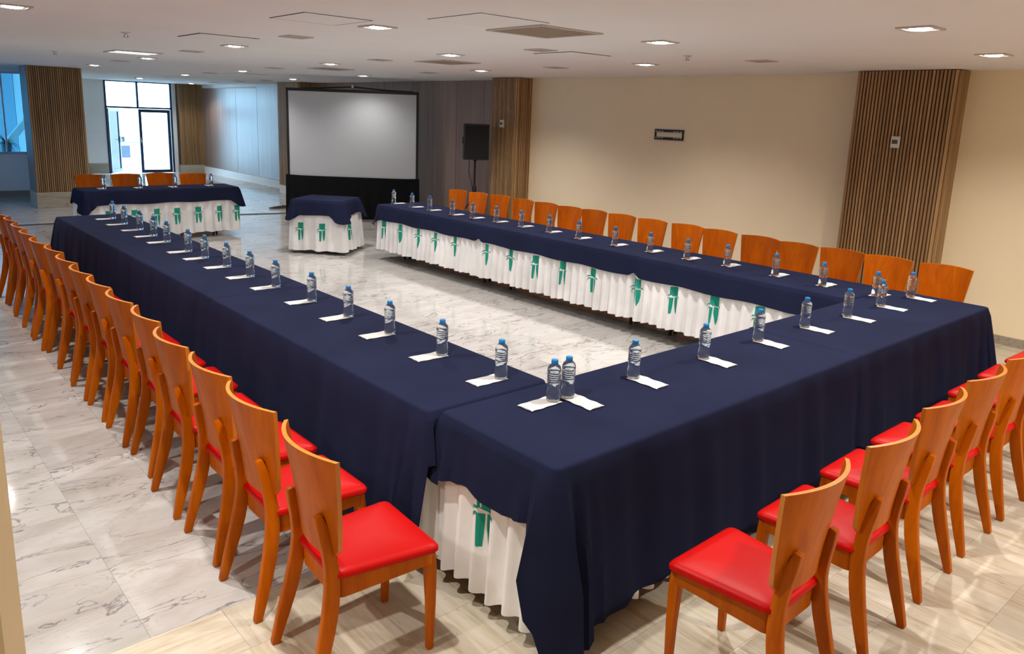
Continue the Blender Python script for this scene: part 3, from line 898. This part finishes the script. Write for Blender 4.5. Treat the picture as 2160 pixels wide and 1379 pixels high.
# ------------------------------------------------------------------ chairs
def sweep_rect(b, pts, ws, ts):
    """rectangular section along pts in the local x-z plane; ws: width in plane, ts: thickness along y"""
    rings = []
    for i, p in enumerate(pts):
        p = Vector(p); a = Vector(pts[max(i - 1, 0)]); c = Vector(pts[min(i + 1, len(pts) - 1)])
        d = (c - a).normalized(); n = Vector((d.z, 0, -d.x)).normalized() if abs(d.x) + abs(d.z) > 0 else Vector((1, 0, 0))
        y = Vector((0, 1, 0)); w, t = ws[i] / 2, ts[i] / 2
        rings.append([p - n * w - y * t, p + n * w - y * t, p + n * w + y * t, p - n * w + y * t])
    b.loft(rings)

def bez(p, n):
    out = []
    for i in range(n + 1):
        f = i / n; q = [Vector(v) for v in p]
        while len(q) > 1: q = [q[k] * (1 - f) + q[k + 1] * f for k in range(len(q) - 1)]
        out.append(q[0])
    return out

def make_chair():
    t = thing('dining_chair', '', 'chair')
    # rear legs: splayed sabre legs running up behind the back panel
    for s in (-1, 1):
        b = MB()
        pts = bez([(-0.262, s * 0.180, 0.0), (-0.222, s * 0.172, 0.16), (-0.160, s * 0.160, 0.36), (-0.150, s * 0.140, 0.44), (-0.212, s * 0.122, 0.655)], 14)
        ws = [0.031 + 0.026 * sin(pi * min(1, i / 14 * 1.05)) for i in range(15)]
        ws[-1] = 0.026; ws[-2] = 0.043; ws[-3] = 0.047; ws[-4] = 0.049
        sweep_rect(b, pts, ws, [0.030] * 15)
        b.build('leg', M_chair, t, smooth=True, bevel=0.006, segs=2)
    for s in (-1, 1):
        b = MB()
        pts = [(0.205, s * 0.178, 0.0), (0.208, s * 0.176, 0.20), (0.205, s * 0.174, 0.34), (0.200, s * 0.172, 0.405)]
        sweep_rect(b, pts, [0.026, 0.034, 0.042, 0.042], [0.026, 0.032, 0.038, 0.038])
        b.build('leg', M_chair, t, smooth=True, bevel=0.005, segs=2)
    # seat outline helper
    def outline(inset, n=10, r=0.05):
        r = r * (1 - inset / 0.22)
        xf, xr = 0.232 - inset, -0.176 + inset; yf, yr = 0.212 - inset, 0.168 - inset
        cs = [(xr, -yr, r), (xf, -yf, r * 0.75), (xf, yf, r * 0.75), (xr, yr, r)]
        pts = []
        for i, (x, y, rr) in enumerate(cs):
            p0 = Vector(cs[i - 1][:2]); p2 = Vector(cs[(i + 1) % 4][:2]); p = Vector((x, y))
            a = p + (p0 - p).normalized() * rr; c = p + (p2 - p).normalized() * rr
            for k in range(n + 1):
                f = k / n; pts.append(a * (1 - f) ** 2 + p * 2 * f * (1 - f) + c * f * f)
        return pts
    # apron frame, its lower edge rising to the front
    b = MB(); po = outline(0.014); pi_ = outline(0.036); n = len(po)
    def zl(p): return 0.332 + 0.034 * ss(-0.18, 0.20, p[0]) + 0.010 * sin(pi * ss(-0.18, 0.22, p[0]))
    rings = [[(p[0], p[1], zl(p)) for p in pi_], [(p[0], p[1], zl(p)) for p in po], [(p[0], p[1], 0.414) for p in po], [(p[0], p[1], 0.414) for p in pi_]]
    b.loft(rings + [rings[0]], cap0=False, cap1=False); b.build('seat_frame', M_chair, t, smooth=True)
    # cushion
    b = MB(); rings = []
    for inset, z in ((0.03, 0.412), (0.008, 0.413), (0.0, 0.420), (0.0, 0.432), (0.006, 0.441), (0.022, 0.448), (0.06, 0.454), (0.10, 0.458), (0.14, 0.460)):
        rings.append([(p[0], p[1], z) for p in outline(inset, 10, 0.05)])
    b.loft(rings); b.build('seat_cushion', M_red, t, smooth=True)
    # curved plywood back: wide at the top, rounded lower corners
    b = MB(); nu, nv = 16, 12; front = []; back = []
    th = 0.016
    def bp(u, v, off):
        z = 0.485 + 0.39 * v
        hw = 0.166 + 0.052 * v ** 0.9
        if v < 0.12: hw -= 0.045 * (1 - v / 0.12) ** 2
        y = u * hw
        xc = -0.172 - 0.068 * v ** 1.3
        curve = 0.060 * (u * hw / 0.215) ** 2 * (0.75 + 0.35 * v)
        zz = z + 0.012 * v * (1 - u * u) * 0.6
        return Vector((xc + curve + off, y, zz))
    vs = []; idx = {}
    for side, off in ((0, 0.0), (1, -th)):
        for j in range(nv + 1):
            for i in range(nu + 1):
                idx[(side, i, j)] = len(vs)
                vv = (j / nv) if j > 2 else (0, 0.05, 0.11)[j]
                vs.append(bp(-1 + 2 * i / nu, vv, off))
    fs = []; mi = []
    for j in range(nv):
        for i in range(nu):
            fs.append((idx[(0, i, j)], idx[(0, i + 1, j)], idx[(0, i + 1, j + 1)], idx[(0, i, j + 1)]))
            fs.append((idx[(1, i, j)], idx[(1, i, j + 1)], idx[(1, i + 1, j + 1)], idx[(1, i + 1, j)]))
    b.add(vs, fs)
    ed = []
    for i in range(nu):
        ed.append((idx[(0, i, nv)], idx[(0, i + 1, nv)], idx[(1, i + 1, nv)], idx[(1, i, nv)]))
        ed.append((idx[(0, i, 0)], idx[(1, i, 0)], idx[(1, i + 1, 0)], idx[(0, i + 1, 0)]))
    for j in range(nv):
        ed.append((idx[(0, 0, j)], idx[(0, 0, j + 1)], idx[(1, 0, j + 1)], idx[(1, 0, j)]))
        ed.append((idx[(0, nu, j)], idx[(1, nu, j)], idx[(1, nu, j + 1)], idx[(0, nu, j + 1)]))
    b.f += ed; b.m += [1] * len(ed)
    b.build('backrest', [M_chair, M_chair_edge], t, smooth=True)
    for s in (-1, 1):
        b = MB(); b.lathe([(0.006, 0.0), (0.006, 0.004), (0.003, 0.006)], 10)
        o = b.build('bolt', M_brass, t, smooth=True)
        o.location = (-0.188, s * 0.160, 0.375); o.rotation_euler = (0, -pi / 2, 0)
    return t
chair0 = make_chair(); used = [False]
def place_chair(x, y, rz, lab, group):
    rz += random.uniform(-0.03, 0.03)
    if not used[0]:
        used[0] = True; chair0.location = (x, y, 0); chair0.rotation_euler = (0, 0, rz); chair0['label'] = lab; chair0['group'] = group
        return chair0
    return dup(chair0, lab, group, (x, y, 0), rz)
lback = [(-.703, .725), (-.690, 1.257), (-.672, 1.739), (-.670, 2.250), (-.628, 2.774), (-.631, 3.271), (-.624, 3.749), (-.625, 4.208), (-.613, 4.670),
         (-.596, 5.153), (-.621, 5.587), (-.611, 6.075), (-.600, 6.526), (-.583, 7.013), (-.590, 7.47)]
for i, (x, y) in enumerate(lback):
    lab = 'red-seated wooden chair nearest the camera in the left row' if i == 0 else 'wooden red-seated chair, %s from the camera end of the left row' % ORD[i + 1]
    place_chair(x + 0.19, y - 0.215 - (0.0 if i else 0.005), 0.0 if i else -0.05, lab, 'chairs along the left table row')
for i, (x, y) in enumerate([(.490, -.535), (1.085, -.53), (1.675, -.495), (2.24, -.48), (2.80, -.48), (3.385, -.44), (3.93, -.425), (4.48, -.425)]):
    lab = 'red-seated wooden chair nearest the camera in the front row' if i == 0 else 'wooden red-seated chair, %s from the left in the front row' % ORD[i + 1]
    place_chair(x, y, pi / 2, lab, 'chairs along the front cross table')
rch = [(.62, 5.30), (1.10, 5.29), (1.534, 5.30), (1.97, 5.27), (2.42, 5.32), (2.912, 5.335), (3.36, 5.37), (3.847, 5.355), (4.331, 5.38), (4.809, 5.40), (5.203, 5.37), (5.687, 5.40), (6.143, 5.39), (6.69, 5.44), (7.107, 5.37), (7.551, 5.33)]
for i, (y, xb) in enumerate(rch):
    lab = 'wooden chair at the near right corner, last of the right row' if i == 0 else 'wooden chair behind the right table row, %s from the near right corner' % ORD[i + 1]
    place_chair(xb - 0.205, y, pi, lab, 'chairs behind the right table row')
hl = ['leftmost', 'second from left', 'third from left', 'rightmost']
for i, (x, y, a) in enumerate([(1.19, 11.42, 0.10), (1.715, 11.42, 0.12), (2.265, 11.50, 0.10), (2.715, 11.28, 0.08)]):
    place_chair(x, y, -pi / 2 - a * 0.6, '%s of the four wooden chairs behind the head table' % hl[i], 'chairs behind the head table')

# ------------------------------------------------------------------ napkins and bottles
def make_bottle():
    t = thing('water_bottle', '', 'bottle')
    prof = [(0.020, 0.003), (0.027, 0.0), (0.0315, 0.006), (0.0325, 0.022), (0.030, 0.044), (0.0272, 0.060), (0.0288, 0.074), (0.0308, 0.084)]
    z = 0.088
    for k in range(5):
        prof += [(0.0314, z), (0.0288, z + 0.004), (0.0314, z + 0.008)]; z += 0.010
    prof += [(0.0318, 0.142), (0.0300, 0.151), (0.0245, 0.161), (0.0165, 0.169), (0.0128, 0.173), (0.0128, 0.177)]
    b = MB(); b.lathe(prof, 28); b.build('bottle_body', M_bottle, t, smooth=True)
    b = MB(); b.lathe([(0.0148, 0.1705), (0.0155, 0.172), (0.0155, 0.186), (0.0140, 0.189), (0.006, 0.190)], 24); b.build('cap', M_cap, t, smooth=True)
    return t
def make_napkin():
    b = MB(); nx, ny = 12, 5; L, Wd = 0.188, 0.092; vs = []
    for zz in (0.0, 1.0):
        for i in range(nx + 1):
            for j in range(ny + 1):
                x = -L / 2 + L * i / nx; y = -Wd / 2 + Wd * j / ny
                y2 = y + 0.0025 * sin(i * 1.3); 
                h = 0.0006 if zz == 0 else 0.0024 + 0.0008 * sin(i * 0.9 + j) + (0.003 * (1 - abs(j - ny / 2) / (ny / 2)) if i < 2 else 0)
                vs.append((x + 0.002 * sin(j * 2.1), y2, h))
    k = (nx + 1) * (ny + 1); fs = []
    for i in range(nx):
        for j in range(ny):
            a = i * (ny + 1) + j; c = a + ny + 1
            fs.append((a, a + 1, c + 1, c)); fs.append((k + a, k + c, k + c + 1, k + a + 1))
    for i in range(nx):
        a = i * (ny + 1); c = a + ny + 1
        fs.append((a, c, k + c, k + a)); fs.append((a + ny, k + a + ny, k + c + ny, c + ny))
    for j in range(ny):
        fs.append((j, k + j, k + j + 1, j + 1)); a = nx * (ny + 1) + j; fs.append((a, a + 1, k + a + 1, k + a))
    b.add(vs, fs)
    return b.build('paper_napkin', M_napkin, smooth=True)
bot0 = make_bottle(); nap0 = make_napkin(); bu = [False]; nu_ = [False]
def setting(x, y, nxo, nyo, rz, lab, grp):
    global bot0, nap0
    zt = ZT + 0.0035
    if not bu[0]:
        bu[0] = True; bot0.location = (x, y, zt + 0.004); bot0['label'] = 'blue-capped water bottle, ' + lab; bot0['group'] = 'water bottles ' + grp
        nap0.location = (x + nxo, y + nyo, zt); nap0.rotation_euler = (0, 0, rz); tag(nap0, 'folded white napkin under the ' + lab + ' bottle' if 0 else 'white napkin under the bottle ' + lab, 'napkin', 'napkins ' + grp)
        return
    dup(bot0, 'blue-capped water bottle, ' + lab, 'water bottles ' + grp, (x, y, zt + 0.004), random.uniform(0, 6.28))
    n = nap0.copy(); COL.objects.link(n); n.location = (x + nxo, y + nyo, zt); n.rotation_euler = (0, 0, rz + random.uniform(-0.04, 0.04))
    tag(n, 'white napkin under the bottle ' + lab, 'napkin', 'napkins ' + grp)
lb_ = [(.478, .869), (.463, 1.326), (.455, 1.817), (.450, 2.274), (.452, 2.754), (.438, 3.266), (.431, 3.689), (.431, 4.134), (.418, 4.566), (.410, 4.931), (.415, 5.499), (.419, 5.891), (.424, 6.335), (.404, 6.793), (.415, 7.255)]
for i, (x, y) in enumerate(lb_):
    setting(x, y, -0.073, 0.015, 0.0, '%s from the camera end of the left row' % ORD[i + 1], 'on the left tables')
setting(.472, .503, -0.073, 0.005, 0.0, 'left one of the close pair at the front corner', 'on the front table')
cb = [(.557, .497), (1.015, .498), (1.579, .484), (2.142, .501), (2.682, .501), (3.195, .473), (3.726, .482), (4.242, .485)]
for i, (x, y) in enumerate(cb):
    setting(x, y, 0.012, -0.080, pi / 2, 'right one of the close pair at the front corner' if i == 0 else '%s from the close pair along the front table' % ORD[i], 'on the front table')
rb = [(4.025, .652), (4.028, 1.079), (4.059, 1.514), (4.087, 2.005), (4.049, 2.409), (4.061, 2.853), (4.042, 3.287), (4.037, 3.787), (4.069, 4.268), (4.077, 4.740), (4.072, 5.183), (4.029, 5.578), (3.992, 5.942), (3.999, 6.439), (3.982, 6.823), (3.991, 7.284)]
for i, (x, y) in enumerate(rb):
    setting(x, y, 0.073, 0.0, pi, '%s from the near right corner of the right row' % ORD[i + 1], 'on the right tables')
for i, (x, y) in enumerate([(1.122, 10.487), (1.614, 10.466), (2.110, 10.452), (2.677, 10.506)]):
    setting(x, y, -0.02, 0.045, pi / 2, '%s of the four on the head table' % hl[i], 'on the head table')

# ------------------------------------------------------------------ projection screen
scr = thing('projection_screen', 'large white fast-fold projection screen with black frame and black skirt', 'projection screen', (4.47, 11.57, 0), -YAW)
SW = 2.37
b = MB(); b.box(0.03, SW - 0.03, -0.006, 0.0, 0.80, 2.33); b.build('screen_surface', M_screen, scr)
for n_, bx in (('frame_bar', (0.0, 0.035, 0.6, 2.36)), ('frame_bar', (SW - 0.035, SW, 0.6, 2.36)), ('frame_bar', (0.0, SW, 2.315, 2.365))):
    b = MB(); b.box(bx[0], bx[1], -0.02, 0.02, bx[2], bx[3]); b.build(n_, M_black, scr, bevel=0.004, segs=1)
b = MB(); b.tube([(0.25, 0.03, 2.365), (0.55, 0.04, 2.375), (SW / 2, 0.04, 2.415), (SW - 0.55, 0.04, 2.375), (SW - 0.1, 0.03, 2.365)], 0.014, 8); b.build('top_brace', M_black, scr, smooth=True)
b = MB(); b.box(SW / 2 - 0.02, SW / 2 + 0.02, 0.02, 0.05, 2.40, 2.45); b.build('brace_clip', M_silver, scr, bevel=0.004, segs=1)
# black gathered skirt
b = MB(); rings = []
nn = 120
for r in range(9):
    v = r / 8; ring = []
    for i in range(nn + 1):
        u = i / nn; x = -0.03 + (SW + 0.06) * u + 0.05 * v * (0.5 - u) * 2 * -0.3
        y = -0.03 - 0.012 * v + 0.014 * v * sin(u * 70 + sin(u * 13)) 
        z = 0.815 - 0.765 * v + 0.015 * (1 - v) * (abs(2 * u - 1) ** 6)
        ring.append((x, y, z))
    rings.append(ring)
back = [[(p[0], p[1] + 0.012, p[2]) for p in ring] for ring in reversed(rings)]
allr = rings + back
b.loft(allr + [rings[0]], close=False, cap0=False, cap1=False)
b.build('screen_skirt', M_blackcloth, scr, smooth=True)
for x in (0.12, SW - 0.12):
    b = MB(); b.tube([(x, 0.03, 0.0), (x, 0.03, 2.3)], 0.018, 8); b.build('upright', M_black, scr, smooth=True)
    b = MB(); b.tube([(x, -0.35, 0.015), (x, 0.03, 0.10), (x, 0.45, 0.015)], 0.016, 8); b.build('foot', M_silver, scr, smooth=True)
b = MB(); b.tube([(SW - 0.75, -0.42, 0.012), (SW - 0.72, -0.05, 0.16)], 0.02, 8); b.build('foot', M_silver, scr, smooth=True)

# ------------------------------------------------------------------ speaker on stand
SX, SY = 5.92, 7.93
st = thing('speaker_stand', 'black tripod speaker stand between the screen and the slatted column', 'speaker stand', (SX, SY, 0))
b = MB(); b.tube([(0, 0, 0.18), (0, 0, 0.85)], 0.022, 10); b.tube([(0, 0, 0.85), (0, 0, 1.33)], 0.017, 10); b.build('pole', M_black, st, smooth=True)
b = MB(); b.lathe([(0.03, 0.78), (0.034, 0.80), (0.034, 0.88), (0.026, 0.90)], 12); b.build('collar', M_black, st, smooth=True)
for k in range(3):
    a = 2 * pi * k / 3 + 0.4
    b = MB(); b.tube([(0.02 * cos(a), 0.02 * sin(a), 0.72), (0.45 * cos(a), 0.45 * sin(a), 0.012)], 0.012, 8); b.build('leg', M_black, st, smooth=True)
sp = thing('loudspeaker', 'black loudspeaker raised on a stand by the dark panelling', 'speaker', (SX, SY, 1.315), radians(-33))
b = MB()
pl_ = [(-0.20, -0.19), (0.20, -0.19), (0.20, 0.02), (0.13, 0.17), (-0.13, 0.17), (-0.20, 0.02)]
b.loft([[(x, y, z) for x, y in pl_] for z in (0, 0.555)]); b.build('cabinet', M_black, sp, bevel=0.012)
b = MB(); b.box(-0.18, 0.18, -0.20, -0.188, 0.03, 0.53); b.build('grille', M_grille, sp, bevel=0.006)
b = MB(); b.box(-0.214, -0.198, -0.08, -0.02, 0.24, 0.35); b.build('handle', M_black, sp, bevel=0.006)
b = MB(); b.lathe([(0.03, -0.03), (0.034, 0.002)], 12); b.build('pole_socket', M_black, sp, smooth=True)
cu = MB(); cu.tube([(SX - 0.08, SY + 0.05, 1.30), (SX - 0.12, SY, 1.12), (SX - 0.07, SY, 0.98), (SX - 0.03, SY, 0.82), (SX - 0.05, SY, 0.45), (SX - 0.1, SY + 0.1, 0.02), (SX - 0.2, SY + 0.6, 0.008)], 0.006, 6)
tag(cu.build('speaker_cable', M_cable, smooth=True), 'black cable hanging from the loudspeaker down its stand', 'cable')

# ------------------------------------------------------------------ wall fittings
t = thing('wall_mount', 'black flat television wall bracket on the beige wall', 'wall bracket', (XR, 4.655, 1.84))
for z0 in (0.033, -0.068):
    b = MB(); b.box(-0.022, 0, -0.235, 0.235, z0, z0 + 0.035); b.build('rail', M_black, t, bevel=0.003, segs=1)
    for k in (-0.20, -0.15, -0.10, 0.10, 0.15, 0.20):
        b = MB(); zz = z0 + (0.004 if z0 > 0 else 0.020); b.box(-0.024, -0.021, k - 0.017, k + 0.017, zz, zz + 0.010); b.build('slot', M_trim, t)
for yy in (-0.235, 0.215):
    b = MB(); b.box(-0.020, 0, yy, yy + 0.02 * (1 if yy > 0 else 1), -0.068, 0.068); b.build('end_bracket', M_black, t, bevel=0.003, segs=1)
def thermostat(x, y, z, lab):
    t = thing('thermostat', lab, 'thermostat', (x, y, z), 0, 'wall thermostats')
    b = MB(); b.box(-0.020, 0, -0.045, 0.045, -0.058, 0.058); b.build('back_plate', M_whitep, t, bevel=0.004)
    b = MB(); b.box(-0.028, -0.020, -0.040, 0.040, -0.047, 0.047); b.build('housing', M_whitep, t, bevel=0.004)
    b = MB(); b.box(-0.030, -0.027, -0.028, 0.028, -0.017, 0.025); b.build('display', M_dark_lcd, t)
thermostat(6.334, 1.625, 1.885, 'white thermostat on the wide slatted column at the right')
thermostat(6.264, 7.69, 1.885, 'white thermostat on the slatted column by the speaker')

# ------------------------------------------------------------------ floor cables
cu = MB(); cu.tube([(0.0, 12.66, 0.007), (0.59, 12.64, 0.007), (1.2, 12.62, 0.007), (2.2, 12.60, 0.007), (3.2, 12.55, 0.007), (3.95, 12.50, 0.007), (4.26, 12.44, 0.007), (4.8, 12.34, 0.007), (5.4, 12.2, 0.007)], 0.008, 6)
tag(cu.build('floor_cable', M_cable, smooth=True), 'black cable lying across the marble behind the head table', 'cable')
cu = MB(); pts = [(4.9 + 0.14 * cos(a * 1.05) * (1 + 0.15 * sin(a * 3)) + a * 0.016, 13.1 + 0.10 * sin(a), 0.014 + a * 0.0015) for a in [k * 0.42 for k in range(52)]]
cu.tube(pts, 0.010, 6)
tag(cu.build('cable_coil', M_cable, smooth=True), 'small heap of coiled black cable on the floor left of the screen', 'cable')
